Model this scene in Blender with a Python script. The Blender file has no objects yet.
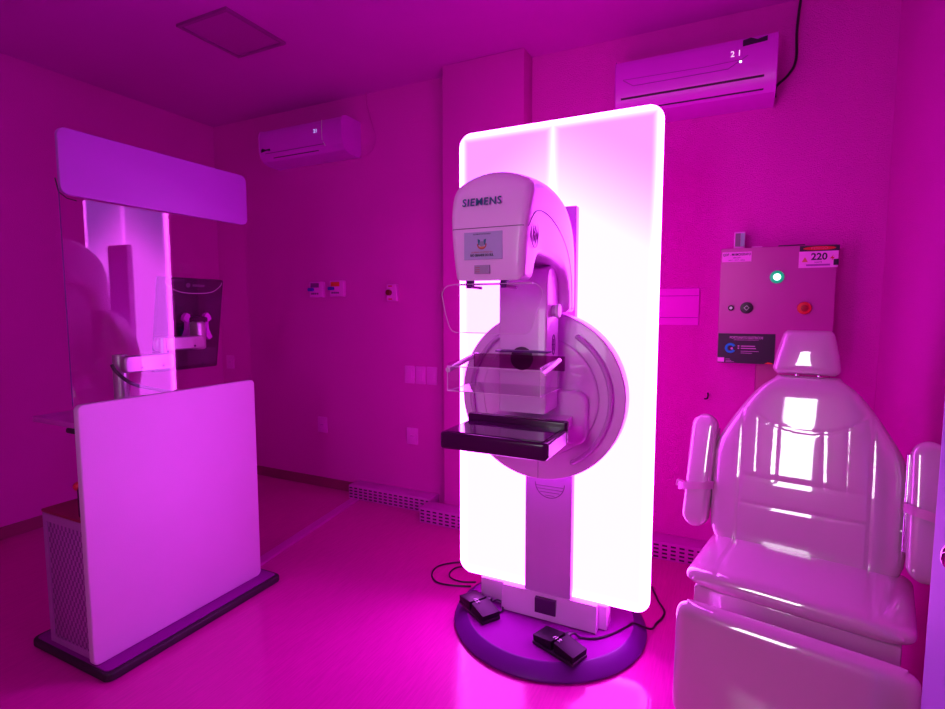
import bpy, bmesh, math, random
from mathutils import Vector, Matrix
random.seed(4)
SC = bpy.context.scene
COL = SC.collection
PI = math.pi

# ------------------------------------------------------------------ materials
def mat(name, col, rough=.5, metal=0, spec=.5, coat=0, ior=None, bump=0, bscale=60, var=0, coat_rough=.03, emit=None, estr=0):
    m = bpy.data.materials.new(name); m.use_nodes = True
    nt = m.node_tree; p = nt.nodes['Principled BSDF']
    p.inputs['Base Color'].default_value = (*col, 1)
    p.inputs['Roughness'].default_value = rough
    p.inputs['Metallic'].default_value = metal
    p.inputs['Specular IOR Level'].default_value = spec
    p.inputs['Coat Weight'].default_value = coat
    p.inputs['Coat Roughness'].default_value = coat_rough
    if ior: p.inputs['IOR'].default_value = ior
    if emit:
        p.inputs['Emission Color'].default_value = (*emit, 1); p.inputs['Emission Strength'].default_value = estr
    tc = nt.nodes.new('ShaderNodeTexCoord'); nz = nt.nodes.new('ShaderNodeTexNoise')
    nz.inputs['Scale'].default_value = bscale; nz.inputs['Detail'].default_value = 3
    nt.links.new(tc.outputs['Object'], nz.inputs['Vector'])
    if bump:
        b = nt.nodes.new('ShaderNodeBump'); b.inputs['Strength'].default_value = bump; b.inputs['Distance'].default_value = .005 if name == 'wall_paint' else .002
        nt.links.new(nz.outputs['Fac'], b.inputs['Height']); nt.links.new(b.outputs['Normal'], p.inputs['Normal'])
    v = var or .04
    mx = nt.nodes.new('ShaderNodeMix'); mx.data_type = 'RGBA'
    n2 = nt.nodes.new('ShaderNodeTexNoise'); n2.inputs['Scale'].default_value = 3.1; n2.inputs['Detail'].default_value = 4
    nt.links.new(tc.outputs['Object'], n2.inputs['Vector']); nt.links.new(n2.outputs['Fac'], mx.inputs['Factor'])
    mx.inputs['A'].default_value = (*[c*(1-v) for c in col], 1); mx.inputs['B'].default_value = (*[min(1, c*(1+v)) for c in col], 1)
    nt.links.new(mx.outputs['Result'], p.inputs['Base Color'])
    return m

def thin_glass(name, tint=(1, 1, 1), rough=.01, ior=1.5):
    m = bpy.data.materials.new(name); m.use_nodes = True; nt = m.node_tree; nt.nodes.clear()
    o = nt.nodes.new('ShaderNodeOutputMaterial'); mx = nt.nodes.new('ShaderNodeMixShader')
    t = nt.nodes.new('ShaderNodeBsdfTransparent'); g = nt.nodes.new('ShaderNodeBsdfGlossy'); f = nt.nodes.new('ShaderNodeFresnel')
    t.inputs['Color'].default_value = (*tint, 1); g.inputs['Roughness'].default_value = rough; f.inputs['IOR'].default_value = ior
    # the slab does not bend the ray, so both of its faces use the outside angle
    geo = nt.nodes.new('ShaderNodeNewGeometry'); mi = nt.nodes.new('ShaderNodeMath'); mi.operation = 'MULTIPLY_ADD'
    mi.inputs[1].default_value = 1/ior-ior; mi.inputs[2].default_value = ior
    nt.links.new(geo.outputs['Backfacing'], mi.inputs[0]); nt.links.new(mi.outputs[0], f.inputs['IOR'])
    nt.links.new(f.outputs['Fac'], mx.inputs['Fac']); nt.links.new(t.outputs[0], mx.inputs[1]); nt.links.new(g.outputs[0], mx.inputs[2])
    nt.links.new(mx.outputs[0], o.inputs['Surface'])
    return m

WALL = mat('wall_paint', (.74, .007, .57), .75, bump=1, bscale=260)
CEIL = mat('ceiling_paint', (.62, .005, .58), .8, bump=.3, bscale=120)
PAINT_WHITE = mat('white_plastic', (.72, .70, .74), .4)
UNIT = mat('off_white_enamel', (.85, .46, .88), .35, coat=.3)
UNIT_D = mat('grey_enamel', (.62, .26, .66), .4)
SHIELD = mat('shield_laminate', (.66, .36, .70), .45, bump=.25, bscale=350)
DARKV = mat('dark_violet_plastic', (.12, .003, .19), .4, spec=.3)
PLATE = mat('violet_rubber_top', (.27, .002, .29), .6, spec=.08, bump=.3, bscale=300)
BLACK = mat('black_plastic', (.015, .01, .018), .35)
RUBBER = mat('black_rubber', (.02, .008, .02), .6)
TRAY = mat('dark_carbon_tray', (.05, .003, .05), .22, spec=.3, coat=.2)
VINYL = mat('glossy_cream_vinyl', (.60, .38, .52), .3, coat=1, coat_rough=.03, bump=.06, bscale=40)
VINYL.node_tree.nodes['Principled BSDF'].inputs['Coat IOR'].default_value = 2.3
CHROME = mat('chrome', (.8, .78, .82), .12, metal=1)
STEEL = mat('grey_steel', (.5, .45, .52), .35, metal=.8)
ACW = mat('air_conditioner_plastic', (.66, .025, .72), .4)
ACW_D = mat('air_conditioner_dark_gap', (.05, .004, .05), .5)
DUCT = mat('duct_plastic', (.60, .03, .56), .5)
DUCT_HOLE = mat('duct_dark_slots', (.04, .003, .035), .7)
SWITCH = mat('switch_plastic', (.82, .06, .76), .4)
ORANGE = mat('orange_red_label', (.75, .05, .02), .5)
BLUE = mat('blue_knob', (.06, .02, .45), .4)
RED = mat('red_button', (.6, .01, .03), .35)
BOXP = mat('panel_enamel', (.44, .035, .34), .38, bump=.2, bscale=200)
SIGNW = mat('sign_white', (.85, .25, .85), .5)
SIGNK = mat('sign_black', (.02, .002, .03), .4)
SIGNT = mat('sign_light_ink', (.6, .25, .6), .5)
SIGNB = mat('sign_blue_ink', (.0, .55, .75), .5)
NAVY = mat('navy_ink', (.012, .12, .20), .5)
LILAC = mat('lilac_sticker', (.42, .32, .62), .5)
INK = mat('dark_ink', (.02, .01, .05), .5)
INKR = mat('crest_red', (.5, .03, .06), .5)
INKG = mat('crest_green', (.03, .12, .12), .5)
INKY = mat('crest_orange', (.6, .2, .1), .5)
DOORM = mat('lilac_door_paint', (.42, .20, .72), .4)
REDTOP = mat('red_cabinet_top', (.26, .006, .05), .45)
MONB = mat('dark_monitor_plastic', (.014, .001, .016), .5, spec=.25)
HATCH = mat('ceiling_light_diffuser', (.46, .005, .42), .5)
STRAP = mat('strap_vinyl', (.62, .22, .50), .45)
SEAM = mat('seam_shadow_gap', (.12, .03, .14), .7)
GLASS = thin_glass('clear_glass', (.97, .95, .97), .002, 1.52)
ACRYL = thin_glass('clear_acrylic', (.965, .91, .965), .03, 1.5)
GREEN = mat('green_pilot_glass', (.0, .35, .2), .3, emit=(0, .35, .14), estr=.7)
GREENC = mat('green_pilot_core', (.6, 1, .9), .3, emit=(.5, 1, .75), estr=4)
DIGIT = mat('white_led_digit', (.9, .9, .9), .3, emit=(.95, .75, 1), estr=.9)
DIGITB = mat('blue_led_digit', (.5, .6, .9), .3, emit=(.45, .55, 1), estr=1.0)
CORE = mat('acrylic_edge_light', (.8, .5, .8), .2, coat=.5)
DOORGLOW = mat('doorway_glow', (.9, .9, .9), .3, emit=(.95, .93, 1), estr=8)  # glow of the lit doorway behind the camera, not real window glass

# floor: vinyl with faint brushed streaks
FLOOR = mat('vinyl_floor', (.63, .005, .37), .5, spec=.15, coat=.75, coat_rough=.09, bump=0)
nt = FLOOR.node_tree; p = nt.nodes['Principled BSDF']
tc = nt.nodes.new('ShaderNodeTexCoord'); mp = nt.nodes.new('ShaderNodeMapping'); mp.inputs['Scale'].default_value = (160, 9, 1); mp.inputs['Rotation'].default_value = (0, 0, .25)
n = nt.nodes.new('ShaderNodeTexNoise'); n.inputs['Scale'].default_value = 1; n.inputs['Detail'].default_value = 4
b = nt.nodes.new('ShaderNodeBump'); b.inputs['Strength'].default_value = .2; b.inputs['Distance'].default_value = .002
nt.links.new(tc.outputs['Object'], mp.inputs[0]); nt.links.new(mp.outputs[0], n.inputs['Vector']); nt.links.new(n.outputs['Fac'], b.inputs['Height'])
nt.links.new(b.outputs['Normal'], p.inputs['Normal']); nt.links.new(b.outputs['Normal'], p.inputs['Coat Normal'])

sm = nt.nodes.new('ShaderNodeMix'); sm.data_type = 'RGBA'; sm.blend_type = 'MULTIPLY'; sm.inputs['Factor'].default_value = 1
rp = nt.nodes.new('ShaderNodeMapRange'); rp.inputs['From Min'].default_value = .3; rp.inputs['From Max'].default_value = .7; rp.inputs['To Min'].default_value = .90; rp.inputs['To Max'].default_value = 1.06
old = p.inputs['Base Color'].links[0].from_socket; nt.links.new(n.outputs['Fac'], rp.inputs['Value']); nt.links.new(old, sm.inputs['A']); nt.links.new(rp.outputs['Result'], sm.inputs['B']); nt.links.new(sm.outputs['Result'], p.inputs['Base Color'])

# perforated sheet: diamond rows of holes
PERF = mat('perforated_sheet', (.40, .10, .42), .45)
nt = PERF.node_tree; p = nt.nodes['Principled BSDF']
tc = nt.nodes.new('ShaderNodeTexCoord'); mp = nt.nodes.new('ShaderNodeMapping'); mp.inputs['Rotation'].default_value = (0, 0, 0); mp.inputs['Scale'].default_value = (1, 1, .62)
wx = nt.nodes.new('ShaderNodeTexChecker'); wx.inputs['Scale'].default_value = 78
mp.inputs['Location'].default_value = (0, .0011, 0)
wx.inputs['Color1'].default_value = (.42, .10, .44, 1); wx.inputs['Color2'].default_value = (.20, .03, .22, 1)
nt.links.new(tc.outputs['Object'], mp.inputs[0]); nt.links.new(mp.outputs[0], wx.inputs['Vector']); nt.links.new(wx.outputs['Color'], p.inputs['Base Color'])

# ------------------------------------------------------------------ object helpers
def thing(name, label, cat, loc, group=None, rotz=0, kind=None):
    o = bpy.data.objects.new(name, None); COL.objects.link(o); o.empty_display_size = .1
    o.location = loc; o.rotation_euler = (0, 0, rotz)
    if kind: o['kind'] = kind
    else:
        o['label'] = label; o['category'] = cat
        if group: o['group'] = group
    return o
def tag(o, label, cat, group=None):
    o['label'] = label; o['category'] = cat
    if group: o['group'] = group
    return o
def root_of(o):
    while o.parent: o = o.parent
    return o
def link(name, bm, mats, parent=None, smooth=True, origin=None, angle=40, label=None):
    """bm holds world coordinates, or the root's own coordinates when the root is rotated"""
    if parent is not None:
        r = root_of(parent)
        if not r.rotation_euler.z: bmesh.ops.translate(bm, vec=-Vector(r.location), verts=bm.verts)
    elif origin is not None:
        bmesh.ops.translate(bm, vec=-Vector(origin), verts=bm.verts)
    bmesh.ops.recalc_face_normals(bm, faces=bm.faces)
    me = bpy.data.meshes.new(name); bm.to_mesh(me); bm.free()
    for m in (mats if isinstance(mats, (list, tuple)) else [mats]): me.materials.append(m)
    if smooth:
        for f in me.polygons: f.use_smooth = True
        me.set_sharp_from_angle(angle=math.radians(angle))
    o = bpy.data.objects.new(name, me); COL.objects.link(o)
    if parent is not None: o.parent = parent
    elif origin is not None: o.location = origin
    if label: o['label'] = label
    return o
def struct(name, bm, m, smooth=False):
    o = link(name, bm, m, smooth=smooth); o['kind'] = 'structure'; return o

def box(bm, x0, x1, y0, y1, z0, z1, bev=0, seg=2, mi=0, M=None):
    g = bmesh.ops.create_cube(bm, size=1)['verts']
    for v in g:
        v.co = Vector(((x0+x1)/2+v.co.x*(x1-x0), (y0+y1)/2+v.co.y*(y1-y0), (z0+z1)/2+v.co.z*(z1-z0)))
    fs = {f for v in g for f in v.link_faces}
    if bev:
        es = {e for v in g for e in v.link_edges}
        r = bmesh.ops.bevel(bm, geom=list(es), offset=bev, segments=seg, profile=.5, affect='EDGES')
        g = list({v for f in r['faces'] for v in f.verts} | {v for v in g if v.is_valid})
        fs = {f for v in g for f in v.link_faces}
    for f in fs: f.material_index = mi
    if M is not None: bmesh.ops.transform(bm, matrix=M, verts=g)
    return g
def B(*a, **k):
    bm = bmesh.new(); box(bm, *a, **k); return bm

def rrect(a0, a1, b0, b1, r, n=6):
    pts = []
    for cx, cy, s in ((a1-r, b1-r, 0), (a0+r, b1-r, 1), (a0+r, b0+r, 2), (a1-r, b0+r, 3)):
        for k in range(n+1):
            t = (s+k/n)*PI/2; pts.append((cx+r*math.cos(t), cy+r*math.sin(t)))
    return pts
def offset(pts, d):
    n = len(pts); out = []
    for i in range(n):
        p0, p1, p2 = Vector(pts[i-1]), Vector(pts[i]), Vector(pts[(i+1) % n])
        e1 = (p1-p0); e2 = (p2-p1)
        if e1.length < 1e-9: e1 = e2
        if e2.length < 1e-9: e2 = e1
        n1 = Vector((-e1.y, e1.x)).normalized(); n2 = Vector((-e2.y, e2.x)).normalized()
        m = n1+n2; m = m.normalized() if m.length > 1e-6 else n1
        c = max(.35, m.dot(n1)); q = p1+m*(d/c); out.append((q.x, q.y))
    return out
def plate(bm, pts, d0, d1, f, r=0, n=4, mi=0):
    """prism over a CCW outline between depths d0..d1, edges rounded by r; f(a,b,d)->xyz"""
    lay = []
    if r:
        for k in range(n+1):
            t = k/n*PI/2; lay.append((r*(1-math.sin(t)), d0+r*(1-math.cos(t))))
        for k in range(n+1):
            t = PI/2-k/n*PI/2; lay.append((r*(1-math.sin(t)), d1-r*(1-math.cos(t))))
    else: lay = [(0, d0), (0, d1)]
    rings = []
    for ins, d in lay:
        q = offset(pts, ins) if ins else pts
        rings.append([bm.verts.new(f(x, y, d)) for x, y in q])
    N = len(pts); fs = []
    for a, b2 in zip(rings, rings[1:]):
        for i in range(N): fs.append(bm.faces.new((a[i], a[(i+1) % N], b2[(i+1) % N], b2[i])))
    fs.append(bm.faces.new(rings[0][::-1])); fs.append(bm.faces.new(rings[-1]))
    for x in fs: x.material_index = mi
    return bm
XZ = lambda a, b, d: (a, d, b)       # outline in x,z ; depth along y
YZ = lambda a, b, d: (d, a, b)
XY = lambda a, b, d: (a, b, d)
def P(pts, d0, d1, f, r=0, n=4): return plate(bmesh.new(), pts, d0, d1, f, r, n)

def smoothpath(pts, n=8, closed=False):
    pts = [Vector(p) for p in pts]; out = []; N = len(pts)
    rng = range(N if closed else N-1)
    for i in rng:
        if closed: a, b, c, d = pts[i-1], pts[i], pts[(i+1) % N], pts[(i+2) % N]
        else: a, b, c, d = pts[max(0, i-1)], pts[i], pts[i+1], pts[min(N-1, i+2)]
        for k in range(n):
            t = k/n
            out.append(.5*((2*b)+(c-a)*t+(2*a-5*b+4*c-d)*t*t+(3*b-3*c+d-a)*t**3))
    if not closed: out.append(pts[-1])
    return out
def tube(bm, pts, r, n=8, closed=False, mi=0, flat=None):
    pts = [Vector(p) for p in pts]; N = len(pts); rings = []; up = None
    for i in range(N):
        if closed: t = pts[(i+1) % N]-pts[i-1]
        else: t = pts[min(N-1, i+1)]-pts[max(0, i-1)]
        t.normalize()
        if up is None: up = Vector((0, 0, 1)) if abs(t.z) < .9 else Vector((1, 0, 0))
        up = (up-t*up.dot(t)).normalized(); s = t.cross(up)
        ring = []
        for k in range(n):
            a = 2*PI*k/n; ring.append(bm.verts.new(pts[i]+up*(r*math.cos(a))+s*(r*math.sin(a))))
        rings.append(ring)
    for i in range(N if closed else N-1):
        a, b2 = rings[i], rings[(i+1) % N]
        for k in range(n):
            bm.faces.new((a[k], a[(k+1) % n], b2[(k+1) % n], b2[k])).material_index = mi
    if not closed:
        bm.faces.new(rings[0][::-1]).material_index = mi; bm.faces.new(rings[-1]).material_index = mi
    return bm
def T(pts, r, n=8, closed=False, sm=8): return tube(bmesh.new(), smoothpath(pts, sm, closed), r, n, closed)
def circ(cx, cy, r, n=48, a0=0, a1=2*PI):
    full = abs(a1-a0-2*PI) < 1e-6; m = n if full else n+1
    return [(cx+r*math.cos(a0+(a1-a0)*k/n), cy+r*math.sin(a0+(a1-a0)*k/n)) for k in range(m)]

def text(name, s, size, loc, mats, parent, rot=(PI/2, 0, 0), ext=.0006, bold=0., align='CENTER', sx=1, space=1.0):
    cu = bpy.data.curves.new(name, 'FONT'); cu.body = s; cu.size = size; cu.extrude = ext; cu.offset = bold; cu.resolution_u = 3; cu.space_character = space
    cu.align_x = align; cu.align_y = 'CENTER'
    t = bpy.data.objects.new(name, cu); COL.objects.link(t); bpy.context.view_layer.update()
    me = bpy.data.meshes.new_from_object(t.evaluated_get(bpy.context.evaluated_depsgraph_get()))
    bpy.data.objects.remove(t)
    R = Matrix.Translation(loc) @ Matrix.Rotation(rot[2], 4, 'Z') @ Matrix.Rotation(rot[1], 4, 'Y') @ Matrix.Rotation(rot[0], 4, 'X') @ Matrix.Diagonal((sx, 1, 1, 1))
    me.transform(R)
    bm = bmesh.new(); bm.from_mesh(me)
    for f in bm.faces: f.material_index = 0
    return link(name, bm, mats, parent, smooth=False)

def cushion(bm, W, V0, V1, Tf, Tb, f, cen=lambda v: 0, seams=(), nu=40, nv=44, p=7, depth=.006, bulge=.0, mi=0, soft=.0006, faint=()):
    """padded cushion: outline u=cen(v)±W(v), v in V0..V1; front thickness Tf, back Tb; stitched seams pull the front in; f(u,v,h)->xyz"""
    def seg(u, v, pts):
        m = 9
        for (a, b2), (c, d) in zip(pts, pts[1:]):
            dx, dy = c-a, d-b2; L = dx*dx+dy*dy; t = 0 if L == 0 else max(0, min(1, ((u-a)*dx+(v-b2)*dy)/L))
            m = min(m, math.hypot(u-a-t*dx, v-b2-t*dy))
        return m
    fr, bk = [], []
    for j in range(nv+1):
        t = -math.cos(PI*j/nv); t = math.copysign(abs(t)**.9, t); v = (V0+V1)/2+t*(V1-V0)/2; a, b3 = [], []
        for i in range(nu+1):
            s = -math.cos(PI*i/nu); w = W(v)*(max(0, 1-abs(t)**14)**.12 if abs(t) < 1 else 0.0)
            w = max(w, W(v)*.90)
            u = cen(v)+s*w
            e = (max(0, 1-abs(s)**p)**(1/2.2))*(max(0, 1-abs(t)**(p*1.6))**(1/2.2))
            h = Tf*e + bulge*(1-s*s)*(1-t*t)
            if seams and e > .3:
                dm = min(seg(u, v, q) for q in seams); h -= depth*math.exp(-(dm/.0045)**2)+(.0008*math.exp(-(min(seg(u, v, q) for q in faint)/.004)**2) if faint else 0)+soft*math.exp(-(dm/.02)**2)
            edge = i in (0, nu) or j in (0, nv)
            q = bm.verts.new(f(u, v, 0 if edge else h)); a.append(q)
            b3.append(q if edge else bm.verts.new(f(u, v, -Tb*e)))
        fr.append(a); bk.append(b3)
    for j in range(nv):
        for i in range(nu):
            bm.faces.new((fr[j][i], fr[j][i+1], fr[j+1][i+1], fr[j+1][i])).material_index = mi
            bm.faces.new((bk[j][i], bk[j+1][i], bk[j+1][i+1], bk[j][i+1])).material_index = mi
    return bm

# ------------------------------------------------------------------ the room
XL, XR, YB, YF, ZC = -3.80, .62, 3.04, -.75, 2.80
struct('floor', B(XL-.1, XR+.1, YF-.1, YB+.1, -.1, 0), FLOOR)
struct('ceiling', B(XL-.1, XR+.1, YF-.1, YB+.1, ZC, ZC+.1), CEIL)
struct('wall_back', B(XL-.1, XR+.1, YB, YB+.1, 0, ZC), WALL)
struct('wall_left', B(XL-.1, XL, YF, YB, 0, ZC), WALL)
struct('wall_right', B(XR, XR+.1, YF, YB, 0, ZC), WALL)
WX0, WX1, WZ0, WZ1 = -.98, -.50, 1.10, 2.30
bm = bmesh.new()
box(bm, XL, WX0, YF-.1, YF, 0, ZC); box(bm, WX1, XR, YF-.1, YF, 0, ZC)
box(bm, WX0, WX1, YF-.1, YF, 0, WZ0); box(bm, WX0, WX1, YF-.1, YF, WZ1, ZC)
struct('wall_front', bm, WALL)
wn = thing('bright_doorway', None, None, ((WX0+WX1)/2, YF-.05, WZ0), kind='structure')  # framed glowing pane stands in for the bright open doorway behind the camera
bm = bmesh.new()
for a in ((WX0, WX0+.03, WZ0, WZ1), (WX1-.03, WX1, WZ0, WZ1), (WX0+.03, WX1-.03, WZ0, WZ0+.03), (WX0+.03, WX1-.03, WZ1-.03, WZ1)):
    box(bm, a[0], a[1], YF-.09, YF+.01, a[2], a[3])
link('opening_frame', bm, PAINT_WHITE, wn, smooth=False)
link('doorway_glow_pane', B(WX0+.03, WX1-.03, YF-.06, YF-.05, WZ0+.03, WZ1-.03), DOORGLOW, wn, smooth=False)
struct('trim_1', B(-1.619, -1.094, 2.90, YB, 0, ZC, bev=.008), WALL, smooth=True)          # pilaster on the back wall
BASEM = mat('baseboard_paint', (.28, .008, .13), .45)
struct('baseboard_back', B(XL+.012, -2.42, YB-.012, YB, 0, .075, bev=.003), BASEM)
struct('baseboard_left', B(XL, XL+.012, YF, YB, 0, .075, bev=.003), BASEM)

# door leaf standing open by the camera
dr = thing('door_1', None, None, (.585, .33, 0), kind='structure')
ang = math.atan2(.95-.33, .272-.585); L = math.hypot(.95-.33, .272-.585)
Md = Matrix.Translation((.585, .33, 0)) @ Matrix.Rotation(ang, 4, 'Z')
bm = bmesh.new(); box(bm, 0, L, -.035, 0, .01, 2.1, bev=.002, M=Md); link('door_leaf', bm, DOORM, dr)
bm = bmesh.new(); plate(bm, circ(L-.045, 1.01, .022, 24), 0, .012, lambda a, b2, d: tuple(Md @ Vector((a, d, b2))), r=.004)
plate(bm, circ(L-.045, 1.01, .012, 16), .012, .02, lambda a, b2, d: tuple(Md @ Vector((a, d, b2))), r=.002)
link('door_lock', bm, CHROME, dr, label='round chrome lock')

# ------------------------------------------------------------------ floor and wall fittings
ct = bmesh.new(); plate(ct, [(-2.232, 1.90), (-2.168, 1.90), (-2.312, 2.920), (-2.378, 2.920)][::1], 0, .014, XY, r=.004)
tag(link('floor_cable_cover', ct, mat('floor_strip_vinyl', (.60, .01, .50), .5), origin=(-2.3, 2.4, 0)), 'narrow flat strip running across the floor from white shield to back wall duct', 'cable cover')

def duct(x0, x1, y0, y1, label, z=.1):
    bm = bmesh.new(); box(bm, x0, x1, y0, y1, 0, z, bev=.004)
    n = int((x1-x0)/.042)
    for i in range(n):
        for k in range(4):
            cx = x0+(i+.5)*(x1-x0)/n; cz = .016+k*.0215
            box(bm, cx-.013, cx+.013, y0-.0012, y0+.003, cz-.0045, cz+.0045, mi=1)
    return tag(link('cable_duct', bm, [DUCT, DUCT_HOLE], origin=((x0+x1)/2, (y0+y1)/2, 0)), label, 'cable duct', 'slotted ducts along the back wall')
duct(-2.41, -1.735, 2.925, YB, 'long slotted duct on the floor along back wall, left of the pilaster')
duct(-1.73, -.98, 2.78, 2.90, 'slotted duct stepping out around the foot of the pilaster')
duct(-.95, .05, 2.92, YB, 'slotted duct on the floor between lit panel and cream chair')

def wallplate(name, x0, x1, z0, z1, label, cat, kind='outlet', group=None, y=YB):
    t = thing(name, label, cat, ((x0+x1)/2, y, z0), group)
    link('cover_plate', P(rrect(x0, x1, z0, z1, .006, 3), y-.009, y, XZ, r=.003), SWITCH, t)
    cx, cz = (x0+x1)/2, (z0+z1)/2
    if kind == 'outlet':
        bm = bmesh.new(); plate(bm, rrect(cx-.02, cx+.02, cz-.012, cz+.012, .01, 4), y-.013, y-.009, XZ)
        link('socket', bm, SWITCH, t)
        bm = bmesh.new()
        for dx in (-.01, 0, .01): plate(bm, circ(cx+dx, cz+(.003 if dx == 0 else 0), .0022, 8), y-.0138, y-.0125, XZ)
        link('socket_hole', bm, INK, t)
    elif kind == 'rocker':
        link('rocker', P(rrect(cx-.02, cx+.02, cz-.034, cz+.034, .004, 3), y-.014, y-.008, XZ, r=.002), SWITCH, t)
    elif kind == 'blank':
        bm = bmesh.new()
        for zz in (z0+.04, z1-.04): box(bm, x0+.004, x1-.004, y-.0098, y-.008, zz-.001, zz+.001)
        link('groove', bm, SEAM, t)
    return t
for i, (x, w) in enumerate((((-1.996), 'left'), ((-1.909), 'middle'), ((-1.822), 'right'))):
    wallplate('light_switch', x, x+.08, .842, .962, {'left': 'leftmost of three white switch plates beside the pilaster', 'middle': 'middle one of three white switch plates beside the pilaster', 'right': 'white switch plate nearest the pilaster, rightmost of three'}[w], 'switch', 'rocker', 'three switch plates')
wallplate('wall_outlet', -2.78, -2.69, .42, .54, 'low wall outlet on bare wall beneath the left air conditioner', 'outlet')
wallplate('wall_outlet', -1.985, -1.895, .42, .535, 'low wall outlet just below the three switch plates', 'outlet')
wallplate('wall_outlet', -3.745, -3.66, .855, .967, 'small wall outlet in left corner seen behind the console glass', 'outlet')
wallplate('junction_cover', -.43, -.155, 1.262, 1.457, 'wide blank white cover plate beside right edge of the lit panel', 'cover plate', 'blank')

def breaker(x0, x1, z0, z1, label, topm):
    t = thing('wall_breaker', label, 'breaker', ((x0+x1)/2, YB, z0), 'two small breakers on the back wall')
    link('housing', P(rrect(x0, x1, z0, z1, .006, 3), YB-.03, YB, XZ, r=.004), SWITCH, t)
    xs = x0+(x1-x0)*.72
    link('top_label', B(x0+.012, xs, YB-.0315, YB-.028, z1-.042, z1-.010), topm, t)
    link('knob', P(rrect(x0-.004, x0+.045, z0+.046, z0+.070, .009, 4), YB-.05, YB-.029, XZ, r=.004), BLUE, t, label='blue knob')
    bm = bmesh.new()
    for k in range(4): box(bm, x0+.018+k*.018, x0+.029+k*.018, YB-.0315, YB-.029, z0+.022, z0+.034)
    link('lower_mark', bm, INK, t)
breaker(-2.806, -2.681, 1.43, 1.545, 'small wall breaker with purple top label, farther left of the pair', mat('purple_label', (.18, .01, .2), .5))
breaker(-2.616, -2.491, 1.435, 1.55, 'small wall breaker with orange top label, right of its twin', ORANGE)
t = thing('emergency_button', 'white wall box with a round dark red push button', 'button', (-2.08, YB, 1.40))
link('housing', P(rrect(-2.12, -2.04, 1.40, 1.515, .006, 3), YB-.03, YB, XZ, r=.004), SWITCH, t)
link('push_button', P(circ(-2.095, 1.458, .020, 24), YB-.055, YB-.028, XZ, r=.006), mat('dark_red_button', (.16, .005, .012), .35), t, label='dark red round button')
for zz in (1.41, 1.497): link('red_mark', B(-2.105, -2.075, YB-.0315, YB-.028, zz, zz+.008), RED, t)

bm = T([(-.098, YB-.004, .905), (-.096, YB-.018, .892), (-.1, YB-.022, .878), (-.112, YB-.012, .874)], .004)
tag(link('wall_hook', bm, BLACK, origin=(-.1, YB, .87)), 'tiny dark hook on the wall left of the chair headrest', 'hook')

# ceiling light, switched off
t = thing('ceiling_light', 'square unlit light panel set in the ceiling', 'ceiling light', (-2.43, 2.085, ZC))
bm = bmesh.new()
for a in ((-2.612, -2.245, 1.894, 1.912), (-2.612, -2.245, 2.259, 2.277), (-2.612, -2.594, 1.912, 2.259), (-2.263, -2.245, 1.912, 2.259)):
    box(bm, a[0], a[1], a[2], a[3], ZC-.014, ZC)
link('frame', bm, mat('ceiling_light_frame', (.30, .005, .27), .5), t, smooth=False)
link('diffuser', B(-2.594, -2.263, 1.912, 2.259, ZC-.006, ZC), HATCH, t, smooth=False)

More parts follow.
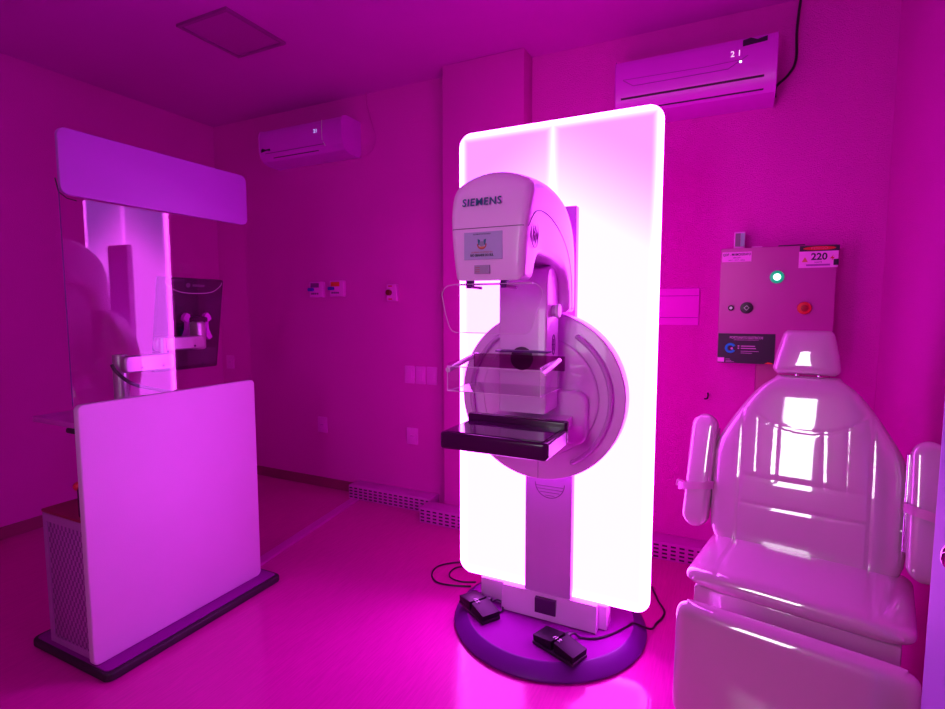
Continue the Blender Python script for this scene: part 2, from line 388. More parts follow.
# ------------------------------------------------------------------ air conditioners
def ac(x0, x1, z0, z1, yf, label, style):
    t = thing('air_conditioner', label, 'air conditioner', ((x0+x1)/2, YB, z0), 'wall air conditioners')
    H = z1-z0; y0 = yf
    prof = [(YB, z0), (YB, z1), (y0+.05, z1), (y0+.012, z1-.012), (y0, z1-.04), (y0, z0+H*.36), (y0+.01, z0+H*.2), (y0+.04, z0+H*.06), (y0+.085, z0)]
    bm = bmesh.new(); plate(bm, prof[::-1], x0, x1, YZ, r=.006, n=3); link('body', bm, ACW, t, angle=25)
    bm = bmesh.new()
    def strip(xa, xb, fz, w=.006, d=.0012):
        z = z0+H*fz
        # depth of the front at height z
        pr = sorted([(z0, y0+.085), (z0+H*.06, y0+.04), (z0+H*.2, y0+.01), (z0+H*.36, y0), (z1, y0)])
        for (a, ya), (b2, yb) in zip(pr, pr[1:]):
            if a <= z <= b2: y = ya+(yb-ya)*(z-a)/(b2-a)
        box(bm, xa, xb, y-d, y+.012, z-w/2, z+w/2)
    W = x1-x0
    if style:
        strip(x0+.03, x1-.05, .30, .010); strip(x0+.03, x1-.05, .12, .009); link('vent_slot', bm, ACW_D, t)
        bm = bmesh.new(); zl = z0+H*.52
        tube(bm, [(x0+.04, y0-.0003, zl+.028), (x0+.09, y0-.0003, zl-.006), (x1-.20, y0-.0003, zl-.006), (x1-.12, y0-.0003, zl+.04)], .0016, 6)
        tube(bm, [(x0+.04, y0-.0003, zl+.03), (x1-.30, y0-.0003, zl+.022), (x1-.14, y0-.0003, zl+.026)], .0012, 6)
        link('trim_line', bm, mat('trim_purple', (.24, .02, .28), .5), t)
        text('display_digits', '2 1', .036, (x1-.17, y0-.001, z0+H*.72), DIGIT, t)
        link('indicator_lamp', P(circ(x1-.15, z0+H*.58, .0045, 12), y0-.003, y0, XZ), GREENC, t, label='tiny glowing lamp')
        lx, lz, lw = x1-.093, z1-.034, .1
        bm = bmesh.new(); plate(bm, [(lx-lw/2, lz-.017), (lx+lw*.5, lz-.010), (lx+lw*.5, lz+.012), (lx+.01, lz+.004), (lx-lw*.18, lz+.016), (lx-lw/2, lz+.010)], y0-.0012, y0+.001, XZ)
        link('logo_sticker', bm, SIGNK, t)
    else:
        strip(x0+.05, x1-.16, .27, .003); strip(x0+.11, x1-.22, .14, .007); link('vent_slot', bm, ACW_D, t)
        bm = bmesh.new(); tube(bm, [(x1-.17, y0+.004, z1-.012), (x1-.17, y0-.0004, z1-.05), (x1-.168, y0-.0002, z0+H*.4), (x1-.15, y0+.008, z0+H*.22), (x1-.12, y0+.04, z0+H*.07)], .0014, 6)
        link('seam_line', bm, PAINT_WHITE, t)
        text('display_digits', '21', .034, (x1-.225, y0-.001, z0+H*.66), DIGITB, t)
        lx, lz, lw = x0+.06, z0+H*.37, .085
        bm = bmesh.new(); plate(bm, [(lx-lw/2, lz-.013), (lx+.01, lz-.004), (lx+lw*.5, lz-.010), (lx+lw*.5, lz+.006), (lx, lz+.004), (lx-lw*.35, lz+.014), (lx-lw/2, lz+.008)], y0-.0012, y0+.001, XZ)
        link('logo_sticker', bm, SIGNK, t)
    return t
ac(-3.08, -2.335, 2.385, 2.615, 2.84, 'white split air conditioner high on the wall at left, blue digits 21', 0)
ac(-.578, .142, 2.325, 2.602, 2.84, 'white split air conditioner above the lit panel, right one of the pair', 1)
tag(link('power_cable', T([(-2.27, 3.02, 2.80), (-2.273, 3.02, 2.73), (-2.226, 3.02, 2.58), (-2.20, 3.02, 2.48), (-2.246, 3.02, 2.41), (-2.33, 3.02, 2.386)], .0045), WALL, origin=(-2.2, 3.02, 2.38)), 'thin painted cable hanging beside left air conditioner', 'cable')
tag(link('power_cable', T([(.235, 3.02, 2.80), (.225, 3.02, 2.655), (.227, 3.02, 2.52), (.198, 3.02, 2.457), (.15, 3.015, 2.41), (.148, 3.01, 2.36)], .006), BLACK, origin=(.2, 3.02, 2.36)), 'black cable dropping from ceiling to right air conditioner', 'cable')

# ------------------------------------------------------------------ electrical panel
EY = 2.92
def E_(x, z, y=EY): return (x*y/3.04, 1.35+(z-1.35)*y/3.04)
ex0, ez1 = E_(-.062, 1.655); ex1, ez0 = E_(.439, 1.068)
t = thing('electrical_panel', 'wall mounted electrical cabinet with green pilot light and labels', 'electrical cabinet', ((ex0+ex1)/2, YB, ez0))
link('cabinet_body', B(ex0+.006, ex1-.006, EY+.02, YB, ez0+.004, ez1-.004, bev=.003), BOXP, t)
link('cabinet_door', P(rrect(ex0, ex1, ez0, ez1, .006, 3), EY, EY+.019, XZ, r=.003), BOXP, t)
def ebtn(name, x, z, r, m, h=.012, label=None, parent=t):
    X, Z_ = E_(x, z); return link(name, P(circ(X, Z_, r, 32), EY-h, EY, XZ, r=min(.003, h/3)), m, parent, label=label)
pl = ebtn('pilot_light', .194, 1.505, .030, GREEN, label='glowing green pilot light')
X, Z_ = E_(.194, 1.505); link('lamp_core', P(circ(X, Z_, .0155, 24), EY-.016, EY-.012, XZ, r=.001), GREENC, pl)
ebtn('lock', -.005, 1.353, .0135, BLACK); X, Z_ = E_(-.005, 1.353); link('lock_key_slot', P(circ(X, Z_, .007, 16), EY-.014, EY-.012, XZ), STEEL, t)
sk = ebtn('selector_switch', .066, 1.353, .028, BLACK, .016)
X, Z_ = E_(.066, 1.353); bm = bmesh.new(); plate(bm, circ(X, Z_, .013, 4), EY-.018, EY-.016, XZ); link('selector_mark', bm, STEEL, sk)
bm = bmesh.new(); plate(bm, circ(X, Z_, .009, 4), EY-.026, EY-.018, XZ); link('selector_grip', bm, BLACK, sk)
rb = ebtn('red_button', .316, 1.352, .029, RED, .014); X, Z_ = E_(.316, 1.352); link('button_cap', P(circ(X, Z_, .015, 24), EY-.02, EY-.014, XZ, r=.002), mat('dark_red_cap', (.32, .0, .03), .3), rb)
def esign(name, x0, x1, z0, z1, m, parent=t, d=.0016):
    X0, Z0 = E_(x0, z0); X1, Z1 = E_(x1, z1); return link(name, B(X0, X1, EY-d, EY, Z0, Z1), m, parent, smooth=False), X0, X1, Z0, Z1
s, a0, a1, b0, b1 = esign('name_label', -.055, .079, 1.586, 1.636, SIGNW)
text('lettering', 'QDF - MAMOGRAFO', .0165, ((a0+a1)/2, EY-.0018, b1-.013), INK, s, bold=.0003, sx=.80)
text('lettering', '380/220V', .0085, ((a0+a1)/2, EY-.0018, b1-.028), INK, s)
text('lettering', 'R/S/T - 3P+T - 60Hz', .0085, ((a0+a1)/2, EY-.0018, b0+.008), INK, s)
s, a0, a1, b0, b1 = esign('voltage_sign', .283, .443, 1.546, 1.624, SIGNW)
text('lettering', '220', .043, ((a0+a1)/2+.003, EY-.0018, b1-.026), INK, s, bold=.0012)
text('lettering', 'VOLTS', .010, ((a0+a1)/2, EY-.0018, b0+.024), INK, s)
bm = bmesh.new(); box(bm, a0+.03, a1-.03, EY-.002, EY-.001, b0+.008, b0+.016); link('fine_print', bm, mat('violet_ink', (.35, .03, .42), .5), s)
bm = bmesh.new(); plate(bm, [(a0+.012, b0+.027), (a0+.036, b0+.027), (a0+.024, b0+.049)], EY-.003, EY-.001, XZ); link('warning_triangle', bm, INKY, s, label='orange warning triangle')
bm = bmesh.new(); plate(bm, [(a1-.032, b0+.040), (a1-.022, b0+.040), (a1-.024, b0+.030), (a1-.014, b0+.046), (a1-.022, b0+.046), (a1-.018, b0+.056)], EY-.0026, EY-.001, XZ); link('lightning_mark', bm, RED, s)
s2, c0, c1, d0, d1 = esign('danger_header', .285, .447, 1.6245, 1.651, SIGNK)
bm = bmesh.new(); plate(bm, [(((c0+c1)/2)+.064*math.cos(k*PI/16), (d0+d1)/2+.0088*math.sin(k*PI/16)) for k in range(32)], EY-.0028, EY-.001, XZ); link('red_oval', bm, RED, s2)
text('lettering', 'PERIGO', .013, ((c0+c1)/2, EY-.0034, (d0+d1)/2), mat('pink_ink', (.8, .03, .3), .5), s2, sx=1.5)
esign('dark_tab', .425, .445, 1.556, 1.584, SIGNK, d=.004)
s, a0, a1, b0, b1 = esign('company_sign', -.058, .200, 1.070, 1.222, SIGNK, d=.003)
y = EY-.0034
text('lettering', 'PORTUNATO ELETRICOS', .0165, ((a0+a1)/2, y, b1-.020), SIGNT, s, bold=.0003, sx=.78)
text('lettering', 'INSTALACOES E MANUTENCAO', .0075, ((a0+a1)/2, y, b1-.031), SIGNT, s)
ring = bmesh.new(); tube(ring, [(a0+.056+.019*math.cos(k*PI/18), y, (b0+b1)/2+.001+.019*math.sin(k*PI/18)) for k in range(3, 34)], .0062, 6); link('blue_ring_logo', ring, SIGNB, s, label='blue ring emblem')
bm = bmesh.new(); plate(bm, circ(a0+.062, (b0+b1)/2-.001, .006, 10), y-.001, y+.001, XZ); link('logo_plug', bm, SIGNT, s)
bm = bmesh.new()
for k, (w, z) in enumerate(((.062, .012), (.066, .001), (.078, -.012), (.05, -.021))): box(bm, a0+.102, a0+.102+w, y, y+.001, (b0+b1)/2+z-.0022, (b0+b1)/2+z+(.0022 if k < 2 else 0))
box(bm, a0+.088, a0+.095, y, y+.001, (b0+b1)/2+.009, (b0+b1)/2+.015); box(bm, a0+.088, a0+.095, y, y+.001, (b0+b1)/2-.002, (b0+b1)/2+.004)
box(bm, a0+.036, a0+.056, y, y+.001, b0+.018, b0+.020); box(bm, a0+.036, a0+.062, y, y+.001, b0+.011, b0+.013); box(bm, a0+.036, a0+.074, y, y+.001, b0+.005, b0+.007)
link('fine_print', bm, SIGNT, s)
link('corner_patch', B(a0, a0+.03, EY-.0045, EY-.003, b0+.004, b0+.026), SIGNW, s)
bm = bmesh.new(); plate(bm, [(a1-.042, b0+.001), (a1-.004, b0+.001), (a1-.008, b0+.006), (a1-.026, b0+.010)], y-.0005, y+.001, XZ); link('orange_corner', bm, ORANGE, s)
# things standing on top of / above the cabinet
X0, Z0 = E_(-.004, 1.658); X1, Z1 = E_(.048, 1.742)
t = thing('wall_sensor', 'small white box with pale green window above the electrical cabinet', 'sensor', (X0+.02, YB, Z0))
link('housing', B(X0, X1, EY+.04, YB, ez1-.003+.004, Z1, bev=.004), SIGNW, t); link('side_window', B(X1-.02, X1-.003, EY+.036, EY+.041, ez1+.012, Z1-.008), mat('pale_green_plastic', (.3, .55, .5), .3), t, label='pale green window')
link('front_window', B(X0+.006, X1-.021, EY+.037, EY+.041, ez1+.012, Z1-.008), mat('grey_plastic', (.2, .15, .22), .4), t)
t2 = B(.075, .122, EY+.05, YB, ez1-.003+.004, ez1+.010, bev=.002); tag(link('cable_clip', t2, SIGNW, origin=(.1, YB, ez1)), 'tiny pale clip lying on top of the electrical cabinet', 'clip')
tag(link('cable_tray_strip', B(.19, .30, EY+.05, YB, ez1+.0005, ez1+.010, bev=.002), SIGNK, origin=(.24, YB, ez1)), 'flat dark strip on top of the electrical cabinet', 'strip')
t2 = bmesh.new(); plate(t2, rrect(.118, .43, .02, ez0-.001, .004, 2), YB-.06, YB, XZ, r=.003)
tag(link('vertical_duct', t2, mat('vertical_duct_plastic', (.38, .012, .24), .5), origin=(.27, YB, .02)), 'broad vertical duct running down the wall below electrical cabinet', 'duct')

# ------------------------------------------------------------------ illuminated panel
PX0, PX1, PZ0, PZ1, PY = -1.080, -.246, .150, 2.092, 2.085
GLOW = bpy.data.materials.new('light_panel_diffuser'); GLOW.use_nodes = True; nt = GLOW.node_tree; nt.nodes.clear()
N = nt.nodes.new; L_ = nt.links.new
def M2(op, a, b2=None, c=None, clamp=False):
    n = N('ShaderNodeMath'); n.operation = op; n.use_clamp = clamp
    for i, v in enumerate((a, b2, c)):
        if v is None: continue
        if isinstance(v, (int, float)): n.inputs[i].default_value = v
        else: L_(v, n.inputs[i])
    return n.outputs[0]
tc = N('ShaderNodeTexCoord'); sp = N('ShaderNodeSeparateXYZ'); L_(tc.outputs['Object'], sp.inputs[0])
hx, hz = (PX1-PX0)/2, PZ1-PZ0     # object origin: foot of the panel at mid width, z=0
x_, z_ = sp.outputs['X'], sp.outputs['Z']
dx = M2('SUBTRACT', hx, M2('ABSOLUTE', x_)); dz = M2('MINIMUM', M2('SUBTRACT', PZ1, z_), M2('SUBTRACT', z_, PZ0))
ed = M2('MINIMUM', dx, dz)                                            # distance from the lit rim
rim = M2('POWER', M2('SUBTRACT', 1, M2('DIVIDE', ed, .045), clamp=True), 2)
mid = M2('MULTIPLY', M2('POWER', M2('SUBTRACT', 1, M2('DIVIDE', M2('ABSOLUTE', M2('ADD', x_, .0)), .035), clamp=True), 2), .30)
rim = M2('MAXIMUM', rim, mid)
# LED field is weaker towards the two top corners
ax = M2('ABSOLUTE', M2('SUBTRACT', x_, .02))
lo = M2('SUBTRACT', M2('SUBTRACT', PZ1, z_), M2('MULTIPLY', ax, .62))
fld = M2('DIVIDE', M2('SUBTRACT', lo, -.06), .36, clamp=True)
fld = M2('POWER', fld, 1.6)
body = N('ShaderNodeMix'); body.data_type = 'RGBA'; L_(fld, body.inputs['Factor'])
body.inputs['A'].default_value = (1.1, .36, 3.6, 1); body.inputs['B'].default_value = (8.7, .98, 11.2, 1)
full = N('ShaderNodeMix'); full.data_type = 'RGBA'; L_(rim, full.inputs['Factor']); L_(body.outputs['Result'], full.inputs['A']); full.inputs['B'].default_value = (30, 2.8, 34, 1)
em = N('ShaderNodeEmission'); L_(full.outputs['Result'], em.inputs['Color']); em.inputs['Strength'].default_value = 1
out = N('ShaderNodeOutputMaterial'); L_(em.outputs[0], out.inputs['Surface'])
BACKGLOW = mat('panel_back_glow', (.7, .5, .7), .5, emit=(1, .02, .80), estr=2.2)
PXC = (PX0+PX1)/2
t = thing('backlit_screen', 'tall glowing white panel with rounded corners behind the mammography machine', 'light panel', (PXC, PY, 0))
link('diffuser', P(rrect(PX0, PX1, PZ0, PZ1, .055, 8), PY, PY+.014, XZ, r=.004), GLOW, t)
link('back_board', P(rrect(PX0, PX1, PZ0, PZ1, .055, 8), PY+.0145, PY+.028, XZ, r=.003), BACKGLOW, t)
link('support_foot', B(-.965, -.405, PY-.02, PY+.06, .0525, PZ0+.004, bev=.006), UNIT, t)

# ------------------------------------------------------------------ mammography machine
MX = -.645
m = thing('mammography_machine', 'white mammography machine with curved arm, round gantry and round base', 'medical machine', (-.669, 2.126, 0))
bm = bmesh.new()
c0 = (-.669, 2.126)
prof = [(.400, 0), (.408, .004), (.409, .012), (.405, .017), (.362, .049), (.355, .0515), (0, .0515)]
rings = [[bm.verts.new((c0[0]+r*math.cos(k*PI/48), c0[1]+r*math.sin(k*PI/48), z)) for k in range(96)] for r, z in prof[:-1]]
for a, b2 in zip(rings, rings[1:]):
    for k in range(96): bm.faces.new((a[k], a[(k+1) % 96], b2[(k+1) % 96], b2[k]))
bm.faces.new(rings[0][::-1]); bm.faces.new(rings[-1]).material_index = 1
link('base_plate', bm, [DARKV, PLATE], m, angle=25, label='round dark violet base plate')
bm = bmesh.new()
plate(bm, [(2.026, .055), (2.064, .055), (2.064, .160), (2.040, .160), (2.024, .075)][::-1], -.847, -.440, YZ, r=.003, n=2)
fb = link('foot_box', bm, UNIT, m)
link('display', B(-.695, -.606, 2.018, 2.034, .085, .148), mat('dark_display', (.07, .012, .08), .2), fb, label='small dark display')
CY = 2.045
link('column', P(rrect(-.750, -.551, .158, 1.745, .004, 2), CY, CY+.036, XZ, r=.003), UNIT_D, m)
bm = bmesh.new(); tube(bm, [(-.645+.062*math.cos(a), CY-.0005, .635+.062*math.sin(a)) for a in [PI+k*PI/16 for k in range(17)]], .0012, 6)
for k in range(4): tube(bm, [(-.645-.058+.006*k*k*.7, CY-.0005, .622-k*.013), (-.645+.058-.006*k*k*.7, CY-.0005, .622-k*.013)], .0008, 6)
link('column_vent', bm, SEAM, m)
GC = (MX, 1.02); GY = 1.895
bm = P(circ(*GC, .322, 96), GY, GY+.075, XZ, r=.006)
link('gantry_disc', bm, UNIT, m)
link('gantry_hub', P(circ(*GC, .14, 48), GY+.0755, CY-.001, XZ), UNIT_D, m)
bm = P(circ(*GC, .228, 80), GY-.012, GY-.0005, XZ, r=.008)
link('inner_disc', bm, UNIT, m)
bm = bmesh.new()
def arcp(r, a0, a1, y, n=26): return [(GC[0]+r*math.cos(math.radians(a0+(a1-a0)*k/n)), y, GC[1]+r*math.sin(math.radians(a0+(a1-a0)*k/n))) for k in range(n+1)]
for a0, a1 in ((-60, 57), (123, 240)):
    bm = bmesh.new(); q = arcp(.272, a0, a1, GY-.020)
    e0, e1 = Vector(q[0]), Vector(q[-1])
    tube(bm, [e0+Vector((0, .022, 0))]+q+[e1+Vector((0, .022, 0))], .0085, 10)
    link('hand_rail', bm, UNIT_D, m)
# head and C-shaped arm
outer = [(1.425, 1.432), (1.416, 1.50), (1.414, 1.575), (1.424, 1.64), (1.452, 1.698), (1.50, 1.716), (1.60, 1.724), (1.70, 1.720), (1.80, 1.698), (1.875, 1.645), (1.912, 1.575), (1.925, 1.49), (1.929, 1.40), (1.930, 1.335)]
inner = [(1.836, 1.335), (1.832, 1.40), (1.810, 1.455), (1.766, 1.490), (1.70, 1.506), (1.62, 1.512), (1.56, 1.512), (1.535, 1.495), (1.522, 1.46), (1.515, 1.436)]
def dens(pts, d=.016):
    out = []
    for a, b2 in zip(pts, pts[1:]):
        a, b2 = Vector(a), Vector(b2); k = max(1, int((b2-a).length/d))
        out += [tuple(a.lerp(b2, i/k)) for i in range(k)]
    out.append(pts[-1]); return out
so = [tuple(v) for v in smoothpath([(a, b2, 0) for a, b2 in outer], 4)]; si = [tuple(v) for v in smoothpath([(a, b2, 0) for a, b2 in inner], 4)]
prof = dens([(a, b2) for a, b2, _ in so]); nO = len(prof); prof = prof+dens([(a, b2) for a, b2, _ in si])
prof = prof[::-1]; nI = len(prof)-nO       # counter-clockwise for offset()
def hw(y, z):
    f = max(0, min(1, (z-1.43)/.25)); head = .108+.020*f
    g = max(0, min(1, (y-1.50)/.30)); g = g*g*(3-2*g); return head*(1-g)+.126*g
def arm_pt(y, z, tt, is_outer):
    dome = 0
    if is_outer and z > 1.60: dome = .040*min(1, (z-1.60)/.09)*(1-tt*tt)-.0
    return (MX+hw(y, z)*tt, y, z+dome)
bm = bmesh.new(); rings = []; R_ = .022
ts = []
for k in range(7): ts.append(-1+ (R_/.118)*(1-math.cos(k/6*PI/2)))
for k in range(1, 12): ts.append(-1+R_/.118+(2-2*R_/.118)*k/12)
for k in range(6, -1, -1): ts.append(1-(R_/.118)*(1-math.cos(k/6*PI/2)))
for tt in ts:
    dist = (1-abs(tt))*.118; ins = 0
    if dist < R_: ins = R_-math.sqrt(max(0, R_*R_-(R_-dist)**2))
    q = offset(prof, ins) if ins > 1e-6 else prof
    rings.append([bm.verts.new(arm_pt(y, z, tt, i >= nI)) for i, (y, z) in enumerate(q)])
n = len(prof)
for a, b2 in zip(rings, rings[1:]):
    for i in range(n): bm.faces.new((a[i], a[(i+1) % n], b2[(i+1) % n], b2[i]))
for rg, rv in ((rings[0], 1), (rings[-1], 0)):
    f = bm.faces.new(rg[::-1] if rv else rg); bmesh.ops.triangulate(bm, faces=[f])
arm = link('curved_arm', bm, UNIT, m, angle=50)
def front_y(z):
    fr = [p for p in so if p[0] < 1.46]; 
    for (a, za, _), (b2, zb, _) in zip(fr, fr[1:]):
        if za <= z <= zb: return a+(b2-a)*(z-za)/(zb-za)
    return 1.416
def inset(t_):
    d_ = (1-abs(t_))*.118; return R_-math.sqrt(max(0, R_*R_-(R_-d_)**2)) if d_ < R_ else 0
# cover seams: across the face, then sweeping back over the right side
bm = bmesh.new(); zs = 1.583
tube(bm, [(MX+hw(1.42, zs)*.94*s_, front_y(zs)-.0003+inset(.94*s_), zs) for s_ in [k/20-1 for k in range(41)]], .0011, 6)
pth = [(1.436, 1.583), (1.452, 1.60), (1.475, 1.622), (1.50, 1.634), (1.56, 1.640), (1.65, 1.628), (1.75, 1.590), (1.83, 1.53), (1.868, 1.46), (1.88, 1.38), (1.883, 1.34)]
tube(bm, smoothpath([(MX+hw(y, z)+.0002, y, z) for y, z in pth], 4), .0012, 6)
link('cover_seam', bm, SEAM, arm)
# emblem on the side of the head
bm = bmesh.new(); cy_, cz_ = 1.492, 1.568
ring = [(MX+hw(cy_, cz_)+.0005, cy_+.030*math.cos(k*PI/16), cz_+.040*math.sin(k*PI/16)) for k in range(32)]
tube(bm, ring, .0016, 6, closed=True)
for a, b2 in (((-.012, .022), (-.004, -.022)), ((.004, .024), (.014, .0)), ((.014, 0), (.004, -.024)), ((-.004, .004), (.008, .004))):
    tube(bm, [(MX+hw(cy_, cz_)+.0008, cy_+a[0], cz_+a[1]), (MX+hw(cy_, cz_)+.0008, cy_+b2[0], cz_+b2[1])], .0018, 6)
link('side_emblem', bm, mat('emblem_magenta', (.5, .08, .55), .4), arm)
text('lettering', 'SIEMENS', .031, (-.662, 1.4170, 1.657), NAVY, arm, bold=.0004, rot=(PI/2-.16, 0, 0), sx=.98, space=1.13)
fy = 1.4125
st = link('crest_sticker', B(-.716, -.595, fy-.0007, fy+.003, 1.492, 1.571, bev=.0004, seg=1), LILAC, arm, label='lilac sticker with a crest')
cx_, cz_ = -.6585, 1.539; yy = fy-.0014
bm = bmesh.new()
plate(bm, [(cx_-.0135, cz_+.012), (cx_-.011, cz_-.006), (cx_-.005, cz_-.004), (cx_-.006, cz_+.009)][::-1], yy, yy+.001, XZ)
plate(bm, [(cx_+.0135, cz_+.012), (cx_+.011, cz_-.006), (cx_+.005, cz_-.004), (cx_+.006, cz_+.009)], yy, yy+.001, XZ)
link('crest_flags', bm, NAVY, st)
bm = bmesh.new(); tube(bm, [(cx_+.0135*math.cos(a), yy, cz_-.004+.0125*math.sin(a)) for a in [PI*.95+k*PI*1.1/14 for k in range(15)]], .0017, 6); link('crest_wreath', bm, INKR, st)
bm = bmesh.new(); plate(bm, circ(cx_, cz_-.002, .0075, 20), yy-.0006, yy+.0006, XZ); link('crest_shield', bm, mat('crest_grey', (.25, .22, .35), .5), st)
bm = bmesh.new(); plate(bm, [(cx_-.012, cz_-.010), (cx_+.012, cz_-.010), (cx_+.009, cz_-.016), (cx_-.009, cz_-.016)][::-1], yy-.0008, yy+.0004, XZ); link('crest_ribbon', bm, INKY, st)
text('lettering', 'GOVERNO DO ESTADO', .0052, (cx_, fy-.0012, 1.5645), INK, st, ext=.0003)
text('lettering', 'GOVERNO DO ESTADO DO', .0060, (cx_, fy-.0012, 1.5125), INKR, st, ext=.0003, sx=.9)
text('lettering', 'RIO GRANDE DO SUL', .0092, (cx_, fy-.0012, 1.504), INK, st, bold=.0004, ext=.0003, sx=.82)
st2 = link('small_label', B(-.683, -.635, fy+.0001, fy+.007, 1.451, 1.476), mat('greyish_label', (.36, .22, .42), .5), arm)
bm = bmesh.new()
for k in range(3): box(bm, -.680, -.666, fy-.0005, fy+.0005, 1.456+k*.006, 1.4575+k*.006)
link('fine_print', bm, INKR, st2)
# rail with clips under the head, and the clear face guard
rl = link('guard_rail', B(MX-.135, MX+.115, 1.487, 1.495, 1.4215, 1.4275), UNIT_D, m)
for xx in (-.735, -.620):
    bm = B(xx-.010, xx+.010, 1.478, 1.504, 1.412, 1.437, bev=.003); link('clip', bm, DARKV, rl)
    link('clip_pin', T([(xx+.008, 1.486, 1.416), (xx+.045, 1.478, 1.412)], .0045, sm=1), mat('magenta_pin', (.45, .05, .42), .3), rl)
gp = [(-.815, 1.392), (-.813, 1.40), (-.806, 1.412), (-.794, 1.420), (-.77, 1.4235), (-.53, 1.4235), (-.508, 1.4215), (-.495, 1.412), (-.488, 1.40), (-.4885, 1.385), (-.503, 1.34), (-.518, 1.296), (-.526, 1.283), (-.540, 1.276), (-.766, 1.276), (-.780, 1.281), (-.789, 1.293), (-.803, 1.335)][::-1]
link('face_guard', P(gp, 1.452, 1.455, XZ), thin_glass('guard_acrylic', (.985, .97, .985), .03, 1.5), m, smooth=False, label='clear acrylic face guard')
bm = bmesh.new(); tube(bm, [(a, 1.4535, b2) for a, b2 in gp], .0011, 6, closed=True); link('guard_edge', bm, CORE, m)
# compression carrier
bm = bmesh.new(); pr = [(1.70, .992), (1.835, .992), (1.835, 1.44), (1.80, 1.485), (1.75, 1.495), (1.715, 1.48), (1.70, 1.44)]
plate(bm, pr, -.727, -.553, YZ, r=.008, n=3); link('compression_carrier', bm, UNIT, m)
for xx, s_ in ((-.553, 1), (-.727, -1)):
    bm = bmesh.new(); plate(bm, circ(1.76, 1.342, .021, 24), *( (xx, xx+.014) if s_ > 0 else (xx-.012, xx)), YZ, r=.003); link('knob', bm, UNIT_D, m)
    if s_ > 0:
        bm = bmesh.new(); plate(bm, circ(1.76, 1.342, .024, 24), xx+.014, xx+.026, YZ, r=.004); link('knob_cap', bm, PAINT_WHITE, m)
bm = bmesh.new(); tube(bm, [(-.5525, 1.775+.016*math.cos(k*PI/12), 1.225+.034*math.sin(k*PI/12)) for k in range(24)], .002, 6, closed=True)
tube(bm, [(-.5525, 1.775, 1.205), (-.5525, 1.775, 1.245)], .002, 6); tube(bm, [(-.5525, 1.765, 1.225), (-.5525, 1.785, 1.225)], .002, 6); link('round_emblem', bm, mat('emblem_violet', (.16, .02, .22), .4), m)
link('round_window', P(circ(-.640, 1.180, .040, 32), 1.692, 1.700, XZ, r=.002), mat('dark_window', (.10, .015, .10), .25), m, label='dark round window')
link('mounting_plate', B(-.722, -.535, 1.655, 1.70, 1.203, 1.209, bev=.002), DARKV, m)
# clear compression paddle
pd = link('compression_paddle', B(-.795, -.490, 1.450, 1.655, 1.092, 1.0955), ACRYL, m, smooth=False, label='clear acrylic compression paddle')
def thin(x0, x1, y0, y1, z0, z1): return link('paddle_wall', B(x0, x1, y0, y1, z0, z1), ACRYL, pd, smooth=False)
thin(-.795, -.490, 1.450, 1.453, 1.0955, 1.168)
bm = bmesh.new(); f_ = lambda a, b2, d: (d, a, b2)
plate(bm, [(1.453, 1.0955), (1.645, 1.0955), (1.645, 1.193), (1.453, 1.180)], -.795, -.792, YZ); link('paddle_wall', bm, ACRYL, pd, smooth=False)
bm = bmesh.new(); plate(bm, [(1.453, 1.0955), (1.645, 1.0955), (1.645, 1.193), (1.453, 1.180)], -.493, -.490, YZ); link('paddle_wall', bm, ACRYL, pd, smooth=False)
link('paddle_bar', B(-.795, -.475, 1.640, 1.652, 1.150, 1.197), thin_glass('smoky_magenta_acrylic', (.62, .30, .56), .05, 1.5), pd, label='dark rear clamping bar')
for xx in (-.797, -.488):
    link('paddle_side_rail', T([(xx+.003, 1.452, 1.158), (xx+.003, 1.62, 1.186)], .0085, 10, sm=1), CORE, pd)
bm = bmesh.new()
for a in (((-.795, 1.451, 1.093), (-.490, 1.451, 1.093)), ((-.795, 1.451, 1.093), (-.795, 1.451, 1.172)), ((-.490, 1.451, 1.093), (-.490, 1.451, 1.172)), ((-.490, 1.451, 1.093), (-.490, 1.65, 1.093)), ((-.795, 1.451, 1.093), (-.795, 1.65, 1.093)), ((-.795, 1.451, 1.170), (-.490, 1.451, 1.168))): tube(bm, a, .0015, 6)
link('paddle_edge', bm, CORE, pd)
# detector table
tz = .962
bm = P(rrect(-.823, -.466, 1.445, 1.672, .014, 5), .905, tz-.002, XY, r=.010)
tb = link('detector_table', bm, TRAY, m, label='dark glossy detector table')
bm = bmesh.new(); plate(bm, rrect(-.824, -.465, 1.648, 1.678, .010, 4), .912, tz+.022, XY, r=.007, n=3); link('rear_lip', bm, TRAY, tb)
link('table_surface', P(rrect(-.808, -.481, 1.460, 1.646, .008, 3), tz-.0025, tz+.0005, XY), mat('table_top_violet', (.08, .003, .09), .08, spec=.3, coat=.25), tb)
link('side_plate', B(-.4665, -.4645, 1.462, 1.640, .912, .953), mat('pale_side_plate', (.6, .35, .62), .25), tb, label='pale side plate')
bm = bmesh.new(); plate(bm, [(-.745, .88), (-.53, .88), (-.50, .93), (-.50, .966), (-.775, .966), (-.775, .93)], 1.672, GY-.013, XZ, r=.006, n=3)
plate(bm, rrect(-.76, -.45, .86, 1.055, .04, 6), 1.84, GY-.0125, XZ, r=.012, n=4)
link('table_bracket', bm, UNIT, m)
link('disc_seam', B(GC[0]-.0006, GC[0]+.0006, GY-.001, GY+.002, .702, .795), SEAM, m)

